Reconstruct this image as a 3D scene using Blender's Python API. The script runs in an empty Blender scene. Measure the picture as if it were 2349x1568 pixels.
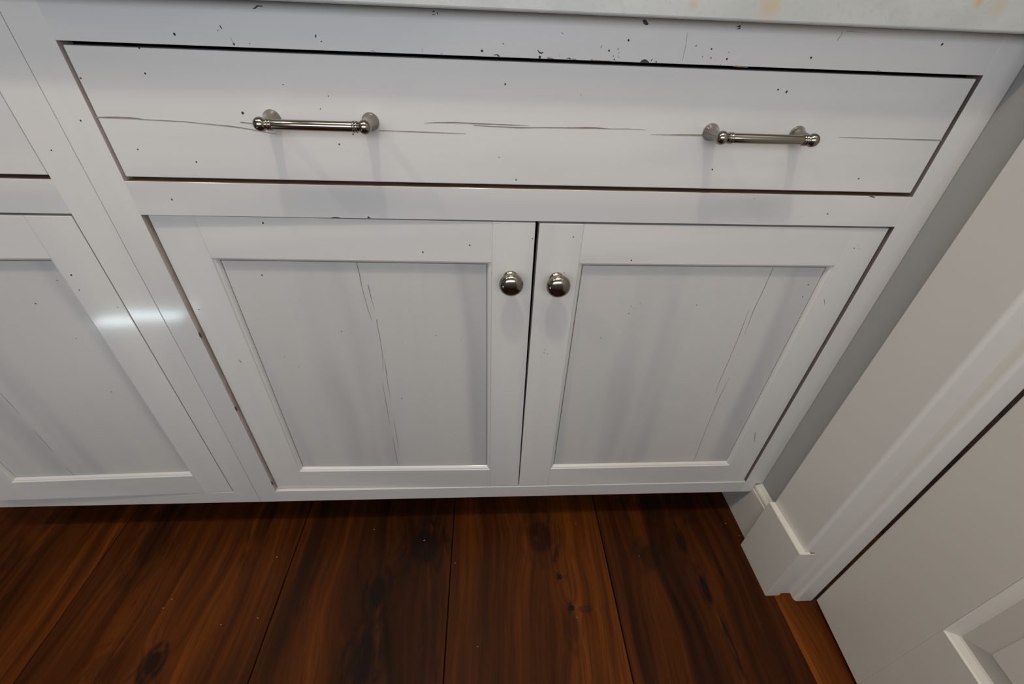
import bpy, bmesh, math, random
from mathutils import Vector, Matrix

# ------------------------------------------------------------------ camera, world, lights, exposure
scene = bpy.context.scene
FPX = 997.73            # focal length in pixels of the 2349 px wide frame
cam_data = bpy.data.cameras.new('camera')
cam_data.sensor_fit = 'HORIZONTAL'
cam_data.sensor_width = 36.0
cam_data.lens = 36.0 * FPX / 2349.0
cam_data.clip_start = 0.01
camera = bpy.data.objects.new('camera', cam_data)
scene.collection.objects.link(camera)
RIGHT = Vector((0.9982751982, -0.0472528267, 0.0348396175))
DOWN = Vector((-0.0004060426, -0.5989820671, -0.8007623358))
FWD = Vector((0.0587065900, 0.7993670331, -0.5979681285))
m = Matrix((RIGHT, -DOWN, -FWD)).transposed().to_4x4()
m.translation = Vector((0.00743, -0.51333, 0.87204))
camera.matrix_world = m
scene.camera = camera

world = bpy.data.worlds.new('daylight')
scene.world = world
world.use_nodes = True
bg = world.node_tree.nodes['Background']
bg.inputs['Color'].default_value = (0.75, 0.86, 1.0, 1)
bg.inputs['Strength'].default_value = 0.6

def area(name, loc, target, sx, sy, power, color, spread=math.pi):
    d = bpy.data.lights.new(name, 'AREA')
    d.shape = 'RECTANGLE'; d.size = sx; d.size_y = sy; d.energy = power; d.color = color; d.spread = spread
    o = bpy.data.objects.new(name, d); scene.collection.objects.link(o)
    o.location = loc
    o.rotation_euler = (Vector(target) - Vector(loc)).to_track_quat('-Z', 'Y').to_euler()
    return o
def can(name, loc, power, color, radius=0.05):
    d = bpy.data.lights.new(name, 'SPOT')
    d.energy = power; d.color = color; d.shadow_soft_size = radius; d.spot_size = math.radians(125); d.spot_blend = 0.6
    o = bpy.data.objects.new(name, d); scene.collection.objects.link(o); o.location = loc
    return o
WARM = (1.0, 0.88, 0.72)
COOL = (0.88, 0.92, 1.0)
# recessed ceiling lights, an added soft overhead fill and the window opposite the cabinets
can('recessed_light', (-0.08, -0.56, 2.44), 34, WARM, 0.045)
can('recessed_light', (-1.35, -0.60, 2.44), 30, (1.0, 0.86, 0.70), 0.045)
area('added_overhead_fill', (-0.10, -0.62, 2.42), (-0.10, -0.62, 0), 1.3, 0.5, 12, WARM)
area('window_daylight', (-0.20, -1.32, 1.15), (-0.20, 0, 1.03), 1.6, 0.42, 10.0, COOL)
# unseen cool light, added low on the left to streak the satin left door
area('added_streak_light', (-1.12, -0.76, 0.03), (-1.12, 0.0, 0.52), 0.22, 0.022, 0.75, (0.78, 0.95, 1.0))

scene.view_settings.view_transform = 'Standard'
scene.view_settings.look = 'None'
scene.view_settings.gamma = 1.0
scene.view_settings.use_curve_mapping = False
scene.view_settings.exposure = 0.0
scene.cycles.max_bounces = 10
scene.cycles.diffuse_bounces = 6

# ------------------------------------------------------------------ materials
def new_mat(name):
    mt = bpy.data.materials.new(name); mt.use_nodes = True
    nt = mt.node_tree
    return mt, nt, nt.nodes['Principled BSDF']
class G:
    """small helper that chains shader nodes"""
    def __init__(s, nt): s.nt = nt
    def n(s, kind, **kw):
        nd = s.nt.nodes.new(kind)
        for k, v in kw.items(): setattr(nd, k, v)
        return nd
    def l(s, a, b): s.nt.links.new(a, b)
    def val(s, sock, v):
        if isinstance(v, (int, float, tuple)): sock.default_value = v
        else: s.l(v, sock)
    def math(s, op, a, b=0.0, c=0.0, clamp=False):
        nd = s.n('ShaderNodeMath', operation=op); nd.use_clamp = clamp
        s.val(nd.inputs[0], a); s.val(nd.inputs[1], b); s.val(nd.inputs[2], c)
        return nd.outputs[0]
    def coord(s): return s.n('ShaderNodeTexCoord').outputs['Object']
    def sep(s, v):
        nd = s.n('ShaderNodeSeparateXYZ'); s.l(v, nd.inputs[0]); return nd.outputs
    def comb(s, x, y, z):
        nd = s.n('ShaderNodeCombineXYZ')
        for i, v in enumerate((x, y, z)): s.val(nd.inputs[i], v)
        return nd.outputs[0]
    def scale(s, v, sc, off=(0, 0, 0)):
        nd = s.n('ShaderNodeMapping'); s.l(v, nd.inputs[0]); nd.inputs['Scale'].default_value = sc; nd.inputs['Location'].default_value = off
        return nd.outputs[0]
    def noise(s, v, sc=1.0, detail=3.0, rough=0.5, dist=0.0):
        nd = s.n('ShaderNodeTexNoise'); s.l(v, nd.inputs['Vector'])
        nd.inputs['Scale'].default_value = sc; nd.inputs['Detail'].default_value = detail
        nd.inputs['Roughness'].default_value = rough; nd.inputs['Distortion'].default_value = dist
        return nd.outputs['Fac']
    def ramp(s, f, stops, interp='LINEAR'):
        nd = s.n('ShaderNodeValToRGB'); s.l(f, nd.inputs[0]); cr = nd.color_ramp; cr.interpolation = interp
        while len(cr.elements) < len(stops): cr.elements.new(0.5)
        for e, (p, c) in zip(cr.elements, stops): e.position = p; e.color = (*c, 1)
        return nd.outputs[0]
    def mix(s, f, a, b, mode='MIX'):
        nd = s.n('ShaderNodeMix', data_type='RGBA', blend_type=mode); nd.clamp_factor = True
        s.val(nd.inputs[0], f)
        for i, v in ((6, a), (7, b)):
            if isinstance(v, tuple): nd.inputs[i].default_value = (*v, 1)
            else: s.l(v, nd.inputs[i])
        return nd.outputs[2]
    def map(s, v, a, b, c=0.0, d=1.0, smooth=True):
        nd = s.n('ShaderNodeMapRange'); nd.interpolation_type = 'SMOOTHSTEP' if smooth else 'LINEAR'
        s.val(nd.inputs['Value'], v)
        for k, x in (('From Min', a), ('From Max', b), ('To Min', c), ('To Max', d)): nd.inputs[k].default_value = x
        return nd.outputs[0]
    def bump(s, h, strength, dist, bsdf):
        nd = s.n('ShaderNodeBump'); nd.inputs['Strength'].default_value = strength; nd.inputs['Distance'].default_value = dist
        s.l(h, nd.inputs['Height']); s.l(nd.outputs[0], bsdf.inputs['Normal'])

def glazed_paint(name, along, seed, k=1.0, smear=.55, smear_col=None):
    """hand brushed off-white cabinet paint with a thin grey-brown glaze that follows the grain"""
    mt, nt, p = new_mat(name); g = G(nt); c = g.coord()
    if along == 'x': fine, mid, big = (4, 40, 210), (1.1, 6, 15), (1.6, 3, 6.5)
    else: fine, mid, big = (210, 40, 4), (13, 6, .9), (8.0, 3, .8)
    o = (seed * 3.1, seed * 1.7, seed * 2.3)
    nf = g.noise(g.scale(c, fine, o), 1, 3, .6)
    nm = g.noise(g.scale(c, mid, o), 1, 4, .55, .4)
    nb = g.noise(g.scale(c, big, o), 1, 2, .5, .6)
    col = g.ramp(nm, [(.30, PAINT_A), (.50, PAINT_B), (.72, PAINT_C)])
    col = g.mix(g.map(nb, .44, .66, 0, smear), col, smear_col or PAINT_BLUE)
    col = g.mix(g.map(nb, .50, .28, 0, .35), col, PAINT_PINK)
    col = g.mix(g.map(nf, .45, .78, 0, .09), col, PAINT_DARK)
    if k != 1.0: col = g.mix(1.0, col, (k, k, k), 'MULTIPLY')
    g.l(col, p.inputs['Base Color'])
    g.l(g.map(nm, .3, .7, .40, .50), p.inputs['Roughness'])
    p.inputs['Coat Weight'].default_value = .40; p.inputs['Coat Roughness'].default_value = .11
    p.inputs['IOR'].default_value = 1.5
    g.bump(nf, .06, .0003, p)
    return mt
PAINT_A = (.585, .574, .556); PAINT_B = (.605, .590, .568); PAINT_C = (.622, .602, .572)
PAINT_BLUE = (.455, .462, .470); PAINT_PINK = (.615, .575, .550); PAINT_DARK = (.50, .48, .46)
PAINT_H = glazed_paint('brushed_paint_horizontal', 'x', 1)
PAINT_V = glazed_paint('brushed_paint_vertical', 'z', 2)
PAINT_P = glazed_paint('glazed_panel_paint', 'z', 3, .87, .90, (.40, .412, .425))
def plain_paint(name, col, col2, rough, sc=7.0, bump=.06):
    mt, nt, p = new_mat(name); g = G(nt); c = g.coord()
    nb = g.noise(g.scale(c, (sc, sc, sc * .5)), 1, 3, .5)
    nf = g.noise(g.scale(c, (260, 260, 260)), 1, 2, .5)
    g.l(g.mix(g.map(nb, .35, .65), col, col2), p.inputs['Base Color'])
    p.inputs['Roughness'].default_value = rough
    g.bump(nf, bump, .0004, p)
    return mt
TRIM = plain_paint('satin_trim_paint', (.61, .59, .55), (.59, .575, .54), .38)
DOORP = plain_paint('satin_door_paint', (.60, .575, .525), (.58, .56, .515), .36)
WALL = plain_paint('wall_paint', (.345, .345, .34), (.33, .33, .325), .6)
ROOMW = plain_paint('room_paint', (.34, .33, .31), (.32, .31, .30), .7)
CEIL = plain_paint('ceiling_paint', (.78, .77, .75), (.76, .75, .74), .8)
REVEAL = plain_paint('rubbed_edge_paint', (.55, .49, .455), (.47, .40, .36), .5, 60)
GLAZE = plain_paint('brown_glaze', (.17, .115, .085), (.11, .07, .05), .6, 40)
CRACK = plain_paint('split_wood', (.29, .235, .20), (.20, .155, .125), .7, 60)
REVEAL_R = plain_paint('rubbed_edge_gap_shade', (.13, .088, .064), (.20, .115, .07), .6, 40)  # brown rubbed rail edges, with gap shade darkened into the colour
REVEAL_S = plain_paint('edge_painted_gap_shade', (.20, .165, .145), (.16, .13, .11), .6, 40)  # shade of the gap painted into the right stiles' edge colour
BLACKC = plain_paint('dark_chip', (.030, .032, .030), (.055, .055, .05), .7, 300)
WORN = plain_paint('bare_wood_chip', (.30, .155, .075), (.22, .11, .05), .7, 200)
WORM = plain_paint('worm_hole', (.045, .032, .024), (.03, .022, .018), .8, 60)
DARKBOX = plain_paint('cabinet_inside', (.05, .035, .028), (.04, .03, .024), .8, 9)
def nickel():
    mt, nt, p = new_mat('brushed_nickel'); g = G(nt); c = g.coord()
    nf = g.noise(g.scale(c, (900, 900, 900)), 1, 2, .6)
    g.l(g.mix(nf, (.27, .245, .21), (.34, .31, .265)), p.inputs['Base Color'])
    p.inputs['Metallic'].default_value = 1.0
    g.l(g.map(nf, .3,   .7, .15, .20), p.inputs['Roughness'])
    return mt
NICKEL = nickel()
def stone():
    mt, nt, p = new_mat('pale_stone'); g = G(nt); c = g.coord(); x, y, z = g.sep(c)
    n1 = g.noise(g.scale(c, (9, 9, 16)), 1, 6, .62, .6)
    n2 = g.noise(g.scale(c, (150, 150, 190)), 1, 4, .65)
    n3 = g.noise(g.scale(c, (4.2, 4.2, 6), (3.3, 1.1, 2.2)), 1, 3, .5, .4)
    col = g.ramp(n1, [(.28, (.375, .39, .37)), (.5, (.43, .44, .42)), (.75, (.48, .48, .455))])
    col = g.mix(g.map(n2, .50, .72, 0, .35), col, (.33, .35, .34))
    col = g.mix(g.map(n3, .66, .74, 0, .5), col, (.47, .41, .29))
    for (sx, sz, r, k) in ((.2646, .8875, .016, .55), (.1934, .8868, .007, .5), (.4602, .8985, .007, .9), (.482, .8955, .012, .35), (.345, .903, .012, .45)):
        d = g.n('ShaderNodeVectorMath', operation='DISTANCE'); g.l(g.comb(x, 0.0, z), d.inputs[0]); d.inputs[1].default_value = (sx, 0, sz)
        dd = g.math('ADD', d.outputs['Value'], g.math('MULTIPLY', g.math('SUBTRACT', n2, .5), r * 1.2))
        col = g.mix(g.map(dd, 0, r, k, 0), col, (.48, .32, .13))
    g.l(col, p.inputs['Base Color']); p.inputs['Roughness'].default_value = .34
    g.bump(n2, .12, .0008, p)
    return mt
STONE = stone()
def walnut(name, seed, tone, knots, streaks=()):
    """one wide plank: grain bends round its knots (x, y, half width, half length, bend, darkness)"""
    mt, nt, p = new_mat(name); g = G(nt); c = g.coord(); x, y, z = g.sep(c)
    u = x
    wob = g.noise(g.scale(c, (1.2, .9, 1), (seed * 5.1, seed, 0)), 1.6, 2, .5)
    u = g.math('ADD', u, g.math('MULTIPLY', g.math('SUBTRACT', wob, .5), .11))
    wob2 = g.noise(g.scale(c, (14, 4, 1), (seed * 2.7, seed * 4, 0)), 1, 3, .5)
    u = g.math('ADD', u, g.math('MULTIPLY', g.math('SUBTRACT', wob2, .5), .018))
    dark = None
    rag = g.noise(g.scale(c, (52, 15, 1), (seed, seed * 2, 0)), 1, 6, .66, .8)
    for (kx, ky, hx, hy, bend, dk) in knots:
        dx = g.math('DIVIDE', g.math('SUBTRACT', x, kx), hx); dy = g.math('DIVIDE', g.math('SUBTRACT', y, ky), hy)
        r2 = g.math('ADD', g.math('MULTIPLY', dx, dx), g.math('MULTIPLY', dy, dy))
        f = g.math('EXPONENT', g.math('MULTIPLY', r2, -1.0))
        u = g.math('ADD', u, g.math('MULTIPLY', g.math('MULTIPLY', f, g.math('TANH', dx)), bend))
        ring = g.math('MULTIPLY', g.math('SINE', g.math('ADD', g.math('MULTIPLY', g.math('SQRT', r2), 11.0), g.math('MULTIPLY', rag, 9.0))), .16)
        ff = g.math('MULTIPLY', g.map(g.math('ADD', g.math('ADD', f, ring), g.math('MULTIPLY', g.math('SUBTRACT', rag, .5), 1.9)), .30, 1.05), dk)
        dark = ff if dark is None else g.math('MAXIMUM', dark, ff)
    v = g.comb(u, y, seed * 7.3)
    n1 = g.noise(g.scale(v, (17, .75, 1)), 1, 4, .55)
    n2 = g.noise(g.scale(v, (62, 1.6, 1)), 1, 4, .6)
    n3 = g.noise(g.scale(v, (420, 9, 1)), 1, 2, .6)
    n4 = g.noise(g.scale(c, (5, 2.2, 1), (seed * 9.0, seed * 3, 0)), 1, 3, .5)
    f = g.math('ADD', g.math('MULTIPLY', n1, .70), g.math('ADD', g.math('MULTIPLY', n2, .44), g.math('MULTIPLY', n4, .22)))
    f = g.math('ADD', f, tone - .19)
    col = g.ramp(f, [(.30, (.009, .0030, .0014)), (.44, (.031, .0082, .0016)), (.57, (.066, .0165, .0022)), (.70, (.118, .0310, .0032)), (.84, (.20, .057, .0055))])
    col = g.mix(g.map(n3, .42, .70, 0, .50), col, (.022, .0085, .0035))
    if dark is not None: col = g.mix(dark, col, (.008, .0042, .003))
    g.l(col, p.inputs['Base Color'])
    g.l(g.map(n2, .3, .7, .34, .46), p.inputs['Roughness'])
    p.inputs['IOR'].default_value = 1.45
    p.inputs['Specular IOR Level'].default_value = .10
    g.bump(n3, .10, .0004, p)
    return mt

# ------------------------------------------------------------------ mesh helpers
COL = scene.collection
def woff(o):
    v = Vector((0, 0, 0))
    while o is not None: v = v + o.location; o = o.parent
    return v
def obj(name, bm, mats, parent=None, smooth=False, tf=None):
    """links a bmesh given in world coordinates as one object under its parent"""
    if tf: 
        for v in bm.verts: v.co = Vector(tf(v.co))
    off = woff(parent)
    for v in bm.verts: v.co -= off
    bmesh.ops.recalc_face_normals(bm, faces=bm.faces[:]) if not getattr(bm, 'open_ok', False) else None
    me = bpy.data.meshes.new(name); bm.to_mesh(me); bm.free()
    for mt in (mats if isinstance(mats, (list, tuple)) else [mats]): me.materials.append(mt)
    if smooth: me.polygons.foreach_set('use_smooth', [True] * len(me.polygons))
    o = bpy.data.objects.new(name, me); COL.objects.link(o); o.parent = parent
    return o
def empty(name, loc, parent=None):
    o = bpy.data.objects.new(name, None); o.empty_display_size = .05; COL.objects.link(o); o.parent = parent
    o.location = Vector(loc) - woff(parent)
    return o
def tag(o, label=None, cat=None, group=None, kind=None):
    if label: o['label'] = label
    if cat: o['category'] = cat
    if group: o['group'] = group
    if kind: o['kind'] = kind
    return o
def box(lo, hi, bev=0.0, seg=2, bm=None):
    b = bmesh.new()
    bmesh.ops.create_cube(b, size=1)
    for v in b.verts: v.co = Vector([lo[i] + (v.co[i] + .5) * (hi[i] - lo[i]) for i in range(3)])
    if bev > 0: bmesh.ops.bevel(b, geom=b.edges[:], offset=bev, segments=seg, affect='EDGES', profile=.5)
    if bm is None: return b
    me = bpy.data.meshes.new('tmp'); b.to_mesh(me); b.free(); bm.from_mesh(me); bpy.data.meshes.remove(me)
    return bm
def prism(poly, axis, a, b, caps=True):
    """extrudes a closed 2D polygon along an axis; poly holds the other two coordinates in xyz order"""
    bm = bmesh.new()
    def P(q, t):
        c = list(q); c.insert(axis, t); return Vector(c)
    A = [bm.verts.new(P(q, a)) for q in poly]; B = [bm.verts.new(P(q, b)) for q in poly]
    n = len(poly)
    for i in range(n): bm.faces.new((A[i], A[(i + 1) % n], B[(i + 1) % n], B[i]))
    if caps: bm.faces.new(A); bm.faces.new(B[::-1])
    return bm
def arc(cx, cy, r, a0, a1, n=6):
    return [(cx + r * math.cos(math.radians(a0 + (a1 - a0) * i / n)), cy + r * math.sin(math.radians(a0 + (a1 - a0) * i / n))) for i in range(n + 1)]
def lathe(profile, origin, axis, segs=40, bm=None):
    """revolves (radius, distance) pairs about an axis through origin"""
    bm = bm or bmesh.new()
    ax = Vector(axis).normalized(); t = Vector((0, 0, 1)) if abs(ax.z) < .9 else Vector((1, 0, 0))
    e1 = ax.cross(t).normalized(); e2 = ax.cross(e1)
    rings = []
    for r, d in profile:
        c = Vector(origin) + ax * d
        if r < 1e-6: rings.append([bm.verts.new(c)])
        else: rings.append([bm.verts.new(c + (e1 * math.cos(2 * math.pi * k / segs) + e2 * math.sin(2 * math.pi * k / segs)) * r) for k in range(segs)])
    for a, b in zip(rings, rings[1:]):
        for k in range(segs):
            k2 = (k + 1) % segs
            if len(a) == 1 and len(b) == 1: continue
            if len(a) == 1: bm.faces.new((a[0], b[k2], b[k]))
            elif len(b) == 1: bm.faces.new((a[k], a[k2], b[0]))
            else: bm.faces.new((a[k], a[k2], b[k2], b[k]))
    return bm

# ------------------------------------------------------------------ wear marks (x, z, half width in tenths of a millimetre)
CR_DRAWER=[[[-3927,7748,7],[-3853,7749,10],[-3722,7751,13],[-3594,7750,13],[-3523,7746,10],[-3451,7739,6],[-3076,7731,5],[-2862,7715,5],[-2639,7700,9],[-2500,7686,7],[-2325,7660,6],[-2152,7633,2]],[[-2496,7739,7],[-2335,7728,7],[-2251,7724,3]],[[-1070,7698,6],[-654,7694,6],[-311,7690,5],[-145,7689,1]],[[-588,7783,1],[-442,7791,6],[-263,7796,9],[-60,7792,9],[146,7790,7],[337,7788,7],[533,7788,1]],[[-60,7774,4],[151,7768,6],[424,7764,9],[703,7772,6],[985,7777,9],[1139,7781,12],[1268,7783,10],[1412,7778,5],[1610,7783,5],[1823,7778,1]],[[1891,7733,1],[2062,7733,6],[2168,7736,9],[2305,7739,11],[2490,7740,13]],[[4057,7759,2],[4292,7759,5],[4571,7760,6],[4937,7758,7],[5305,7758,9]]]
CR_LPANEL=[[[-1612,6116,7],[-1601,5917,7],[-1604,5823,9],[-1600,5645,5],[-1578,5374,5],[-1553,5180,1]],[[-1517,5772,9],[-1506,5556,4],[-1487,5371,1]],[[-1486,5207,6],[-1489,5110,5],[-1487,4818,5],[-1493,4541,6],[-1535,4231,1]],[[-1478,4478,2],[-1482,4248,7],[-1496,3974,5],[-1492,3630,1]],[[-1575,3993,2],[-1580,3519,5],[-1585,3022,1]],[[-1502,3164,1],[-1507,2770,5],[-1509,2356,1]],[[-1578,2703,2],[-1580,2369,6],[-1580,1965,4]]]
CR_RPANEL=[[[4008,6092,5],[4006,5771,5],[3992,5390,5],[4014,4960,1]],[[3917,5405,1],[3936,5011,5],[3942,4418,5],[3936,3985,4],[3951,3734,1]],[[4075,4087,1],[4055,3537,5],[4072,2763,4],[4102,1936,4]]]
CR_LEFTCAB=[[[-7248,3915,2],[-7244,3689,5],[-7248,3463,1]],[[-7259,3102,1],[-7256,2807,4],[-7263,2545,1]],[[-7280,2123,2],[-7268,1830,4]]]
DT_TOPRAIL=[[-2842,8481,11],[-2324,8422,10],[-1500,8470,6],[604,8411,13],[1468,8577,10],[1290,8487,9],[1340,8444,5],[1398,8435,5],[1354,8415,7],[1785,8409,7],[2507,8456,10],[2321,8533,8],[4694,8650,12],[3379,8495,11],[2507,8512,4],[239,8508,5],[802,8425,4],[2339,8459,6],[2247,8467,4],[1392,8472,4],[-2175,8431,5]]
DT_DRAWER=[[-3225,8360,8],[-3263,8152,8],[-3892,8094,8],[-2445,7829,12],[-3656,7445,9],[-3097,7330,8],[268,8167,10],[216,7456,6],[419,7212,8],[-1540,8007,6],[-1354,7654,8],[-1521,7548,9],[3162,8204,9],[3263,8184,12],[4538,7311,10],[2707,7378,10],[-1646,7888,6],[1061,8094,4],[-1965,8096,5]]
DT_MIDRAIL=[[-3514,6917,9],[4345,6883,10],[-1334,6744,9],[3330,7054,4]]
DT_FRAME=[[-4078,7716,8],[-4527,7421,8]]
DT_LDOOR=[[-2606,6633,11],[-134,6394,10],[-731,6288,11],[-3824,5389,9],[654,6496,7],[143,6002,4],[-4023,5019,5],[-4416,1419,6]]
DT_LPANEL=[[-2868,5895,9],[-2019,4997,8],[-2950,4527,5],[-2800,4321,5],[-671,4933,7],[-1313,3652,9],[-464,2751,6],[-359,2464,6],[-330,2403,5],[-2722,2745,4],[-295,4870,4]]
DT_RDOOR=[[1170,6526,8],[1981,6214,10],[955,4726,5],[946,4668,6],[1001,4651,6],[4958,6419,7],[4988,6463,4],[5030,6414,4],[928,2581,4],[1107,6029,6]]
DT_RPANEL=[[2146,5459,7],[2204,5422,5],[2140,5333,7],[2269,5503,6],[1796,4899,7],[3108,5485,8],[4632,5827,8],[4639,5627,9],[3152,4427,4],[1894,2298,4],[3127,3065,4],[4671,3008,4]]
DT_LEFTDOOR=[[-5131,5935,11],[-5404,5823,6],[-5151,5719,7],[-5853,5481,9],[-5656,4908,6],[-4814,5451,5],[-5687,3888,8],[-4373,4765,7],[-5546,6367,5],[-5344,6485,5],[-6380,3515,4]]
PO_TOPRAIL=[[[-2067,8699],[-2056,8696],[-2039,8700],[-2020,8713],[-1999,8716],[-1972,8716],[-1974,8724],[-1997,8723],[-2021,8724],[-2040,8711]],[[-2411,8561],[-2399,8563],[-2391,8539],[-2398,8535]],[[-2440,8529],[-2434,8529],[-2430,8517],[-2435,8519]],[[-1548,8518],[-1540,8525],[-1537,8511],[-1545,8497],[-1552,8500]],[[-427,8731],[-416,8745],[-403,8737],[-419,8730]],[[-432,8713],[-412,8717],[-405,8711],[-429,8709]],[[-391,8733],[-379,8730],[-375,8713],[-381,8711],[-384,8723]],[[17,8447],[34,8458],[47,8441],[38,8433],[22,8436]],[[139,8406],[160,8419],[186,8422],[211,8404],[190,8402],[177,8414],[156,8412]],[[575,8472],[583,8472],[593,8458],[615,8450],[636,8456],[636,8449],[620,8437],[594,8444]],[[865,8405],[894,8417],[921,8407],[913,8401],[890,8410]],[[1574,8740],[1596,8747],[1615,8735],[1636,8715],[1634,8704],[1605,8705],[1583,8719]],[[1620,8397],[1634,8417],[1662,8428],[1690,8421],[1714,8403],[1709,8395],[1669,8396]],[[1727,8415],[1740,8434],[1745,8430],[1736,8413]],[[2507,8717],[2545,8735],[2557,8723],[2545,8719]],[[2521,8700],[2542,8715],[2560,8714],[2555,8705]],[[1199,8509],[1209,8529],[1212,8524],[1204,8507]],[[2148,8548],[2158,8559],[2166,8565],[2159,8548]],[[801,8615],[809,8617],[817,8605],[808,8608]],[[2451,8403],[2459,8408],[2461,8392],[2455,8392]],[[1370,8497],[1385,8512],[1388,8509],[1375,8495]]]
PO_TOPRAIL_WORN=[[[674,8402],[686,8412],[712,8410],[748,8403],[739,8398],[696,8399]],[[922,8403],[934,8409],[969,8408],[974,8401]],[[1110,8401],[1126,8411],[1140,8404],[1189,8404],[1325,8403],[1322,8398],[1141,8397]],[[2590,8396],[2620,8403],[2659,8397],[2752,8394],[2745,8389],[2625,8390]],[[-385,8405],[-363,8410],[-343,8404]],[[4124,8404],[4145,8410],[4185,8402]],[[3254,8400],[3334,8402],[3359,8398]],[[-1067,8408],[-1025,8412],[-993,8407]]]
SCRATCH=[[[2040,8659,1],[2053,8543,3],[2051,8424,1]],[[3595,8719,5],[3601,8697,2],[3582,8647,5]],[[3635,8722,3],[3682,8722,3],[3754,8720,1],[3875,8714,1]],[[-2342,8478,1],[-2324,8422,3]],[[-551,8456,1],[-546,8417,2]]]
PO_LDOOR=[[[-3596,4524],[-3588,4511],[-3569,4478],[-3568,4461],[-3585,4465]]]
PO_RDOOR=[[[4969,2799],[4981,2799],[5030,2665],[5059,2529],[5051,2530],[5022,2653]],[[4922,5630],[4930,5630],[4970,5557],[4968,5542]]]
PO_NOTCH=[[5003],[3550],[1586]]
PO_MIDRAIL=[[[4762,7115],[4816,7112],[4853,7105],[4832,7094],[4805,7101]],[[-1782,6731],[-1739,6742],[-1689,6739],[-1661,6730]],[[-1356,6735],[-1323,6746],[-1305,6733]]]

E1 = 1e-4
def strip_bm(pts, y, lift=.00025, k=.68):
    """a hairline split following the grain"""
    bm = bmesh.new(); L = []; U = []
    n = len(pts)
    for i, (x, z, w) in enumerate(pts):
        a = pts[max(i - 1, 0)]; b = pts[min(i + 1, n - 1)]
        d = Vector((b[0] - a[0], b[1] - a[1])).normalized(); nx, nz = -d.y, d.x
        w = max(w, .6) * k
        L.append(bm.verts.new(((x + nx * w) * E1, y - lift, (z + nz * w) * E1))); U.append(bm.verts.new(((x - nx * w) * E1, y - lift, (z - nz * w) * E1)))
    for i in range(n - 1): bm.faces.new((L[i], L[i + 1], U[i + 1], U[i]))
    return solid(bm, lift * 2)
def solid(bm, t):
    """gives a flat mark a little thickness towards the board it sits in"""
    r = bmesh.ops.extrude_face_region(bm, geom=bm.faces[:])
    for v in [e for e in r['geom'] if isinstance(e, bmesh.types.BMVert)]: v.co.y += t
    return bm
def dots_bm(pts, y, seed=0, lift=.0002):
    rnd = random.Random(seed); bm = bmesh.new()
    for (x, z, r) in pts:
        a0 = rnd.random() * 6; n = 7; st = .75 + rnd.random() * .5
        bm.faces.new([bm.verts.new(((x + r * math.cos(a0 + k * 2 * math.pi / n) * (.8 + .4 * rnd.random())) * E1, y - lift, (z + r * st * math.sin(a0 + k * 2 * math.pi / n) * (.8 + .4 * rnd.random())) * E1)) for k in range(n)])
    return solid(bm, lift * 2)
def poly_bm(pts, y, lift=.0002):
    bm = bmesh.new(); bm.faces.new([bm.verts.new((x * E1, y - lift, z * E1)) for x, z in pts])
    return solid(bm, lift * 2)
def cracks(lines, y, parent, tf=None):
    for ln in lines: obj('crack', strip_bm(ln, y), CRACK, parent, tf=tf)
def holes(pts, y, parent, seed=0, tf=None):
    o = obj('worm_holes', dots_bm(pts, y, seed), WORM, parent, tf=tf); o['kind'] = 'stuff'
def chips(polys, y, parent, mat, name='paint_chip', tf=None):
    for q in polys: obj(name, poly_bm(q, y), mat, parent, tf=tf)

# ------------------------------------------------------------------ the setting
def structure(o, label, cat): return tag(o, label, cat, kind='structure')
floor = structure(obj('floor', box((-3.25, -3.05, -.06), (2.25, .72, -.021)), DARKBOX), 'dark wide plank walnut floor in front of the white cabinets', 'floor')
JOINTS = [-3.25, -2.93, -2.57, -2.20, -1.84, -1.47, -1.105, -.7407, -.376, -.063, .2498, .558, .87, 1.18, 1.5, 1.86, 2.25]
KN = {6: [(-.90, -.10, .05, .16, .05, .5)],
      7: [(-.5416, -.2293, .022, .035, .045, .9), (-.66, -.02, .05, .10, .03, .6), (-.46, .03, .03, .12, .02, .55), (-.62, -.235, .035, .05, .03, .45)],
      8: [(-.197, -.13, .030, .060, .060, 1.0), (-.118, -.045, .055, .075, .05, 1.0), (-.20, -.235, .040, .075, .05, .95), (-.345, .0, .03, .25, .015, .45), (-.09, -.20, .022, .2, .01, .5)],
      9: [(.1511, -.1128, .009, .010, .02, 1.0), (.1654, -.169, .010, .011, .025, 1.0), (.162, -.20, .02, .05, .02, .5), (.12, -.03, .05, .07, .02, .75), (.19, -.172, .03, .012, .01, .5)],
      10: [(.417, -.05, .010, .05, .03, .9), (.430, -.145, .013, .055, .035, .95), (.438, -.24, .011, .09, .02, .8), (.475, -.10, .008, .05, .02, .6), (.34, -.08, .04, .05, .03, .6), (.40, .03, .12, .05, .0, .5)]}
TONE = {6: .085, 7: .035, 8: -.01, 9: .03, 10: .015, 11: .15}
rnd = random.Random(4)
for i in range(len(JOINTS) - 1):
    wm = walnut('walnut_plank_%d' % i, i * 1.37 + 2, TONE.get(i, .02 + rnd.uniform(-.03, .05)), KN.get(i, [(.5 * (JOINTS[i] + JOINTS[i + 1]), -1.2 + rnd.uniform(-.5, .5), .02, .04, .04, .8)]))
    o = obj('plank', box((JOINTS[i] + .0009, -3.05, -.021), (JOINTS[i + 1] - .0009, .70, rnd.uniform(-.0004, 0)), .0009, 1), wm, floor)

XW = .5707       # face of the right wall
YP0, YP1 = -.0605, -.157
wall_right = structure(obj('wall_right', box((XW, YP0 + .001, 0), (.72, .72, 2.5)), WALL), 'grey painted side wall where the cabinets end', 'wall')
wall_back = structure(obj('wall_back', box((-3.25, .62, 0), (XW, .72, 2.5)), ROOMW), 'wall behind the white cabinets', 'wall')
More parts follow.
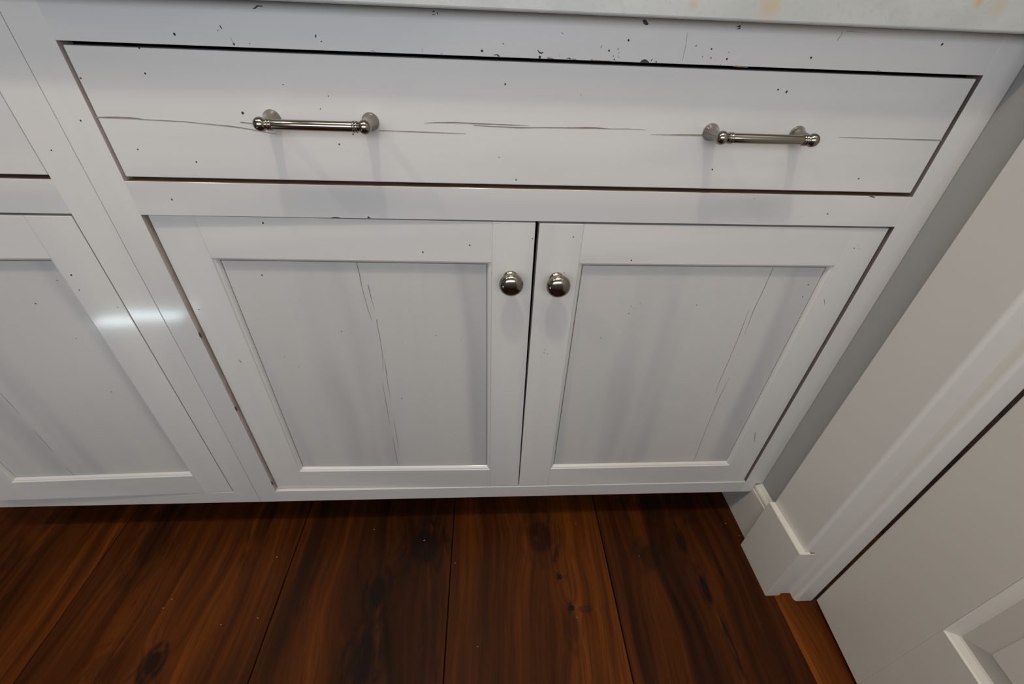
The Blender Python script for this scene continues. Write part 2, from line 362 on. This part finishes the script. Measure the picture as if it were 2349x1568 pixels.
# boxed corner post with a softly rounded arris, its taller base block and the door casing beside it
post = arc(.553 + .006, YP1 + .006, .006, 180, 270, 8) + [(.62, YP1), (.62, YP0), (.553, YP0)]
structure(obj('trim_1', prism(post, 2, 0, 2.5), TRIM), 'flat white boxed corner post between the grey wall strip and the door casing', 'trim')
cas = [(.5925, YP1 + .02)] + arc(.5925 + .006, -.172 + .006, .006, 180, 270, 8) + [(.6262, -.172)] + arc(.6262, -.1695, .0025, 270, 360, 4) + [(.6287, YP1 + .02)]
structure(obj('trim_2', prism(cas, 2, 0, 2.2), TRIM), 'narrow white moulded door casing beside the open white door', 'trim')
structure(obj('wall_front', box((.62, YP1, 2.10), (2.25, YP0, 2.5), bm=box((1.50, YP1, 0), (2.25, YP0, 2.5))), ROOMW), 'wall with the doorway to the right of the cabinets', 'wall')
# skirting with a moulded cap along the short wall
XB = .5568
sk = [(XW, 0), (XB, 0), (XB, .1085)] + arc(XB + .0012, .1085, .0012, 180, 40, 4) + [(XB + .0026, .1082), (XB + .0030, .1092), (XB + .0026, .1125)] + arc(XB + .0105, .1125, .0079, 180, 105, 6) + [(XW, .1262)]
structure(obj('baseboard_right', prism(sk, 1, YP0, .60), TRIM), 'low white skirting with a rounded cap under the grey wall strip', 'baseboard')
pl = [(.5415, YP0 + .001), (.5415, -.1605), (.5690, -.1605), (.5690, YP1), (.5528, YP1), (.5528, YP0 + .001)]
bbm = prism(pl, 2, 0, .155)
bmesh.ops.bevel(bbm, geom=[e for e in bbm.edges if abs(e.verts[0].co.z - .155) < 1e-4 and abs(e.verts[1].co.z - .155) < 1e-4] + [e for e in bbm.edges if (e.verts[0].co.xy - Vector((.5415, -.1605))).length < 1e-4 and (e.verts[1].co.xy - Vector((.5415, -.1605))).length < 1e-4], offset=.0008, segments=2, affect='EDGES')
pb = structure(obj('baseboard_front', bbm, TRIM), 'tall square white base block wrapping the corner post', 'baseboard')
cb_ = box((.5605, -.1598, .1544), (.5688, -.1571, .1553))
obj('paint_chip', cb_, WORN, pb)

bm = bmesh.new()
for (dx, dy, dl, da) in ((-.1209, -.0315, .0022, .4), (-.566, -.1302, .0013, 0), (-.573, -.1452, .0010, 1), (-.458, -.176, .0011, 0), (-.399, -.1672, .0010, 2), (-.2285, -.0046, .0010, 0), (-.0546, -.08, .0008, 0), (.172, -.1853, .0014, 1.3), (.318, -.0774, .0008, 0), (-.407, -.0577, .0018, .8), (-.008, -.225, .0009, 0), (.20, -.003, .0008, 0), (.53, -.012, .0012, .5), (.548, -.04, .0010, 0)):
    c, s_ = math.cos(da), math.sin(da); w = .0003; dl *= .7
    P4 = [bm.verts.new((dx + c * a * dl - s_ * b * w, dy + s_ * a * dl + c * b * w, .0004)) for a, b in ((-1, -1), (1, -1), (1, 1), (-1, 1))]
    bm.faces.new(P4)
r = bmesh.ops.extrude_face_region(bm, geom=bm.faces[:])
for v in [e for e in r['geom'] if isinstance(e, bmesh.types.BMVert)]: v.co.z -= .0006
obj('dust_specks', bm, TRIM, floor)['kind'] = 'stuff'
# open door on the right: stile and rail frame with raised panels
DA = math.radians(5.2)
DH = Vector((.6305, -.1745, 0)); DU = Vector((-math.sin(DA), -math.cos(DA), 0)); DN = Vector((-math.cos(DA), math.sin(DA), 0))
def dtf(v):      # (s along the door, depth into the door, z) to world
    return DH + DU * v[0] - DN * v[1] + Vector((0, 0, v[2]))
door = structure(empty('door_1', (DH.x, DH.y, 0)), 'white raised panel door standing open at the right', 'door')
DW, DZ0, DZ1, DT = .76, .009, 2.04, .035
PAN = [(.131, .2331, DW - .131, .86), (.131, 1.06, DW - .131, 1.93)]
obj('stile', box((0, 0, DZ0), (.131, DT, DZ1), .0012), DOORP, door, tf=dtf)
obj('stile', box((DW - .131, 0, DZ0), (DW, DT, DZ1), .0012), DOORP, door, tf=dtf)
for z0, z1 in ((DZ0, .2331), (.86, 1.06), (1.93, DZ1)): obj('rail', box((.131, 0, z0), (DW - .131, DT, z1)), DOORP, door, tf=dtf)
def frame_profile(prof, x0, z0, x1, z1, y0=0.0):
    """four mitred lengths of a moulding whose profile is (inward, depth); returns one bmesh per side"""
    out = []
    cs = [((x0, z0), (1, 1)), ((x1, z0), (-1, 1)), ((x1, z1), (-1, -1)), ((x0, z1), (1, -1))]
    for k in range(4):
        bm = bmesh.new(); rows = []
        for (c, d) in (cs[k], cs[(k + 1) % 4]): rows.append([bm.verts.new((c[0] + d[0] * s, y0 + dep, c[1] + d[1] * s)) for s, dep in prof])
        for i in range(len(prof) - 1): bm.faces.new((rows[0][i], rows[0][i + 1], rows[1][i + 1], rows[1][i]))
        back = max(p[1] for p in prof) + .0025
        for r, (c, d) in zip(rows, (cs[k], cs[(k + 1) % 4])):
            r.append(bm.verts.new((c[0] + d[0] * prof[-1][0], y0 + back, c[1] + d[1] * prof[-1][0]))); r.append(bm.verts.new((c[0] + d[0] * prof[0][0], y0 + back, c[1] + d[1] * prof[0][0])))
        n = len(prof)
        for i, j in ((n - 1, n), (n, n + 1), (n + 1, 0)): bm.faces.new((rows[0][i], rows[0][j], rows[1][j], rows[1][i]))
        bm.faces.new(rows[0]); bm.faces.new(rows[1][::-1])
        out.append(bm)
    return out
STICK = [(0, 0), (.0006, -.0002), (.0014, .0002), (.0022, .0014), (.0026, .0028), (.0040, .0038), (.0060, .0056), (.0085, .0080), (.0120, .0100)]
for (a, b, c, d) in PAN:
    for bm in frame_profile(STICK, a, b, c, d): obj('panel_moulding', bm, DOORP, door, tf=dtf)
    RB = [(0, .0095), (.0295, .0040), (.0297, .0030)]
    i0 = .0118
    bm = bmesh.new(); rings = []
    for s, dep in RB + [(.0297, .0030)]:
        s += i0
        rings.append([bm.verts.new(q) for q in ((a + s, dep, b + s), (c - s, dep, b + s), (c - s, dep, d - s), (a + s, dep, d - s))])
    for r0, r1 in zip(rings[:2], rings[1:3]):
        for k in range(4): bm.faces.new((r0[k], r0[(k + 1) % 4], r1[(k + 1) % 4], r1[k]))
    bm.faces.new(rings[2])
    for v in rings[3]: bm.verts.remove(v)
    bk = [bm.verts.new((v.co.x, .03, v.co.z)) for v in rings[0]]
    for k in range(4): bm.faces.new((rings[0][k], rings[0][(k + 1) % 4], bk[(k + 1) % 4], bk[k]))
    bm.faces.new(bk[::-1])
    obj('raised_panel', bm, DOORP, door, tf=dtf)

# the rest of the room, which the light comes from and the metal mirrors
structure(obj('ceiling', box((-3.25, -3.05, 2.5), (2.25, .72, 2.56)), CEIL), 'white ceiling above the room', 'ceiling')
wl = box((-3.25, -3.05, 0), (-3.15, -1.70, 2.5)); box((-3.25, -.90, 0), (-3.15, .72, 2.5), bm=wl); box((-3.25, -1.70, 0), (-3.15, -.90, .7), bm=wl); box((-3.25, -1.70, 2.2), (-3.15, -.90, 2.5), bm=wl)
structure(obj('wall_left', wl, ROOMW), 'left wall with a tall window opening', 'wall')
YR = -1.30
wr = box((-3.25, YR - .1, 0), (-1.0, YR, 2.5)); box((.8, YR - .1, 0), (2.25, YR, 2.5), bm=wr); box((-1.0, YR - .1, 0), (.8, YR, .85), bm=wr); box((-1.0, YR - .1, 1.75), (.8, YR, 2.5), bm=wr)
structure(obj('wall_rear', wr, ROOMW), 'rear wall with a wide window opening', 'wall')
structure(obj('wall_side', box((2.25, -3.05, 0), (2.35, .72, 2.5)), ROOMW), 'far right wall of the room', 'wall')

# ------------------------------------------------------------------ cabinets
ZB, ZT = .1003, .876
Z_DT, Z_DB, Z_OT, Z_OB = .8398, .7113, .6727, .1328
FT = .02
BW, BD = .0062, .0065
BEAD = [(0, 0), (.0004, -.0001), (.0010, .0006), (.0013, .0016), (.0022, .0018), (.0034, .0024), (.0046, .0036), (.0056, .0052), (BW, BD)]
def knob_bm(x, y, z):
    return lathe([(0, 0), (.0098, 0), (.0100, .0006), (.0098, .0018), (.0086, .0030), (.0070, .0050), (.0063, .0075), (.0064, .0095), (.0074, .0115), (.0100, .0130), (.0130, .0148), (.0150, .0170), (.0159, .0198), (.0156, .0222), (.0144, .0248), (.0122, .0270), (.0090, .0287), (.0050, .0297), (0, .0300)], (x, y, z), (0, -1, 0), 56)
def make_door(parent, x0, x1, z0, z1, rx0, rx1, rz0, rz1, tf, slant_l=0.0, slant_r=0.0, knob=None, pcracks=(), pdots=(), fdots=(), fpolys=(), seed=0, label=None):
    """inset cabinet door: two stiles, two rails, beaded recess and flat panel; slant narrows an edge towards the top"""
    d = empty('cabinet_door', ((x0 + x1) / 2, 0, z0), parent)
    if label: d['label'] = label
    def lean(v):
        k = (v.z - z0) / (z1 - z0)
        if abs(v.x - x0) < .003: v = Vector((v.x + slant_l * k, v.y, v.z))
        elif abs(v.x - x1) < .003: v = Vector((v.x - slant_r * k, v.y, v.z))
        return tf(v)
    obj('stile', box((x0, 0, z0), (rx0, FT, z1), .0007), PAINT_V, d, tf=lean)
    obj('stile', box((rx1, 0, z0), (x1, FT, z1), .0007), PAINT_V, d, tf=lean)
    obj('rail', box((rx0, 0, rz1), (rx1, FT, z1), .00025), PAINT_H, d, tf=lean)
    obj('rail', box((rx0, 0, z0), (rx1, FT, rz0), .00025), PAINT_H, d, tf=lean)
    for k, bm in enumerate(frame_profile(BEAD, rx0, rz0, rx1, rz1)): obj('bead', bm, PAINT_H if k % 2 == 0 else PAINT_V, d, tf=tf)
    # panel with the glaze line that has settled along its edge
    i = BW - .0002; gl = .0011
    bm = bmesh.new()
    A = [bm.verts.new(q) for q in ((rx0 + i, BD + .0004, rz0 + i), (rx1 - i, BD + .0004, rz0 + i), (rx1 - i, BD + .0004, rz1 - i), (rx0 + i, BD + .0004, rz1 - i))]
    i += gl
    B = [bm.verts.new(q) for q in ((rx0 + i, BD, rz0 + i * .985), (rx1 - i, BD, rz0 + i * .985), (rx1 - i, BD, rz1 - i), (rx0 + i, BD, rz1 - i))]
    for k in range(4): bm.faces.new((A[k], A[(k + 1) % 4], B[(k + 1) % 4], B[k])).material_index = 1
    bm.faces.new(B)
    Cc = [bm.verts.new((v.co.x, BD + .008, v.co.z)) for v in A]
    for k in range(4): bm.faces.new((A[k], A[(k + 1) % 4], Cc[(k + 1) % 4], Cc[k]))
    bm.faces.new(Cc[::-1])
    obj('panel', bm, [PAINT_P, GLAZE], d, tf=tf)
    for ln in pcracks: obj('crack', strip_bm(ln, BD), CRACK, d, tf=tf)
    if pdots:
        bm = dots_bm(pdots, BD, seed); 
        obj('worm_holes', bm, WORM, d, tf=tf)['kind'] = 'stuff'
    if fdots: obj('worm_holes', dots_bm(fdots, 0, seed + 1), WORM, d, tf=tf)['kind'] = 'stuff'
    for q in fpolys: obj('paint_chip', poly_bm(q, 0), CRACK, d, tf=tf)
    if knob: obj('knob', knob_bm(knob[0], tf(Vector((knob[0], 0, knob[1]))).y, knob[1]), NICKEL, d, smooth=True)
    return d
def pull(parent, xa, xb, y, z):
    p = empty('drawer_pull', ((xa + xb) / 2, y, z), parent)
    yb = y - .0295
    for x, s in ((xa, 1), (xb, -1)):
        obj('post', lathe([(0, 0), (.0086, 0), (.0090, .0005), (.0089, .0016), (.0078, .0034), (.0065, .0062), (.0055, .0100), (.0048, .0150), (.0045, .0210), (.0045, .0295)], (x, y, z), (0, -1, 0), 40), NICKEL, p, smooth=True)
        ball = [(0, -.0072)] + [(.0069 * math.sin(math.radians(t)), -.0069 * math.cos(math.radians(t)) - .0003) for t in range(15, 150, 12)] + [(.0042, .0062), (0, .0063)]
        obj('finial', lathe(ball, (x, yb, z), (s, 0, 0), 40), NICKEL, p, smooth=True)
        col = [(0, .0058), (.0040, .0058), (.0054, .0064), (.0058, .0072), (.0054, .0080), (.0047, .0084), (.0047, .0090), (.0054, .0094), (.0058, .0102), (.0054, .0110), (.0049, .0114), (0, .0115)]
        obj('collar', lathe(col, (x, yb, z), (s, 0, 0), 40), NICKEL, p, smooth=True)
    L = xb - xa
    obj('bar', lathe([(0, .0110), (.0047, .0110), (.0049, .0116), (.0049, L - .0116), (.0047, L - .0110), (0, L - .0110)], (xa, yb, z), (1, 0, 0), 40), NICKEL, p, smooth=True)
    return p
def lined_board(lo, hi, sides, bev=.0003):
    """a face-frame board whose rubbed edges (towards the openings) show brown, partly painted gap shade; sides like '+x', '-z'"""
    bm = box(lo, hi, bev, 1)
    for f in bm.faces:
        n = f.normal
        for s in sides:
            ax = 'xyz'.index(s[1]); sg = 1 if s[0] == '+' else -1
            if n[ax] * sg > .9: f.material_index = 1
    return bm
def face_frame(root, x0, o0, o1, x1):
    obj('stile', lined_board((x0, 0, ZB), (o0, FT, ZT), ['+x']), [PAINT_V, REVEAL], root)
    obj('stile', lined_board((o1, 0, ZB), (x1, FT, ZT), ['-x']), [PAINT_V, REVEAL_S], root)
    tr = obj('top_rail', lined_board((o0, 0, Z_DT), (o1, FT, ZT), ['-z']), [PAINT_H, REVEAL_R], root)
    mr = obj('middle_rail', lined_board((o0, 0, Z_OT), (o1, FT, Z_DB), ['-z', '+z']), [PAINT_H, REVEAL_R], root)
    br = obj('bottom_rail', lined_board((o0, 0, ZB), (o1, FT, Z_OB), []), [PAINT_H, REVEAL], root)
    return tr, mr, br
def carcass(root, x0, x1):
    bm = box((x0, FT, ZB), (x0 + .016, .60, ZT)); box((x1 - .016, FT, ZB), (x1, .60, ZT), bm=bm)
    box((x0 + .016, FT, ZB), (x1 - .016, .60, ZB + .016), bm=bm); box((x0 + .016, .585, ZB + .016), (x1 - .016, .60, ZT), bm=bm)
    box((x0 + .016, FT, Z_OT + .005), (x1 - .016, .584, Z_DB - .005), bm=bm); box((x0 + .016, FT, ZT - .016), (x1 - .016, .584, ZT - .001), bm=bm)
    obj('carcass', bm, DARKBOX, root)
    obj('toe_kick', box((x0, .078, 0), (x1, .095, ZB)), DARKBOX, root)

SX, DL, DR, GX = -.4305, -.3941, .5330, .0705
main = tag(empty('base_cabinet', (.07, .3, 0)), 'wide white base cabinet with one long drawer over two knobbed doors', 'cabinet')
carcass(main, SX + .0003, XB - .0008)
tr, mr, br = face_frame(main, SX + .0003, DL, DR, XB - .0006)
obj('scribe_strip', box((XB - .0004, .0002, .1275), (XW - .0004, FT, ZT), .0003), PAINT_V, main)
holes(DT_TOPRAIL, 0, tr, 1); chips(PO_TOPRAIL, 0, tr, BLACKC); chips(PO_TOPRAIL_WORN, 0, tr, WORN, 'worn_edge')
for ln in SCRATCH: obj('scratch', strip_bm(ln, 0, k=.6), CRACK, tr)
holes(DT_MIDRAIL, 0, mr, 2); chips(PO_MIDRAIL, 0, mr, BLACKC)
for (zz,) in PO_NOTCH:
    z = zz * E1
    bm = bmesh.new(); bm.faces.new([bm.verts.new((DL + .0014 + .0016 * math.cos(t * math.pi / 4), -.0002, z + .0052 * math.sin(t * math.pi / 4))) for t in range(8)])
    obj('edge_notch', solid(bm, .0004), BLACKC, main)
YD = .0020       # the drawer sits a touch behind the face frame
dr_ = obj('drawer_front', box((DL + .0026, YD, Z_DB + .0040), (DR - .0032, YD + FT, Z_DT - .0034), .0010), PAINT_H, main)
dr_['label'] = 'long slab drawer front split along the grain'
cracks(CR_DRAWER, YD, dr_); holes(DT_DRAWER, YD, dr_, 3)
pull(main, -.2160, -.1150, YD, .7782); pull(main, .2560, .3555, YD, .7776)
DWL = .4646 - .003
def tf_l(v): return Vector((v[0], v[1] + .0010 + .0050 * max(0.0, (.068 - v[0])) / .46, v[2]))
def tf_r(v): return Vector((v[0], v[1] + .0010 + .0014 * max(0.0, (v[0] - .07)) / .46, v[2]))
make_door(main, DL + .0032, GX - .0008, Z_OB + .0016, Z_OT - .0022, -.3386, .0145, .1843, .6168, tf_l, slant_r=.0016, knob=(.0396, .5945), pcracks=CR_LPANEL, pdots=DT_LPANEL, fdots=DT_LDOOR, fpolys=PO_LDOOR, seed=5, label='left door of the pair, knob at its right')
make_door(main, GX + .0008, DR - .0040, Z_OB + .0012, Z_OT - .0030, .1291, .4826, .1843, .6168, tf_r, slant_l=.0016, knob=(.1012, .5930), pcracks=CR_RPANEL, pdots=DT_RPANEL, fdots=DT_RDOOR, fpolys=PO_RDOOR, seed=9, label='right door of the pair, knob at its left')

LX0, LDL, LDR = -.9260, -.8860, -.4703
side = tag(empty('base_cabinet', (-.68, .3, 0)), 'narrower white base cabinet cut off by the left edge of the picture', 'cabinet')
carcass(side, LX0, SX - .0003)
tr2, mr2, br2 = face_frame(side, LX0, LDL, LDR, SX - .0003)
obj('drawer_front', box((LDL + .003, YD, Z_DB + .0040), (LDR - .0026, YD + FT, Z_DT - .0034), .0010), PAINT_H, side)
holes(DT_FRAME[1:], 0, side, 11); holes(DT_FRAME[:1], 0, main, 12)
def tf_s(v): return Vector((v[0], v[1] + .0008 - .0095 * max(0.0, (-.473 - v[0])) / .41, v[2]))
make_door(side, LDL + .0020, LDR - .0022, Z_OB + .0010, Z_OT - .0030, -.8282, -.524, .1843, .6168, tf_s, pcracks=CR_LEFTCAB, pdots=[q for q in DT_LEFTDOOR if q[0] < -5310], fdots=[q for q in DT_LEFTDOOR if q[0] > -5200], seed=13)

ct = obj('countertop', box((-1.6, -.0260, ZT), (XW - .0005, .615, ZT + .034), .0022, 3), STONE)
tag(ct, 'pale grey-green stone worktop with rusty stains above the drawer', 'countertop')
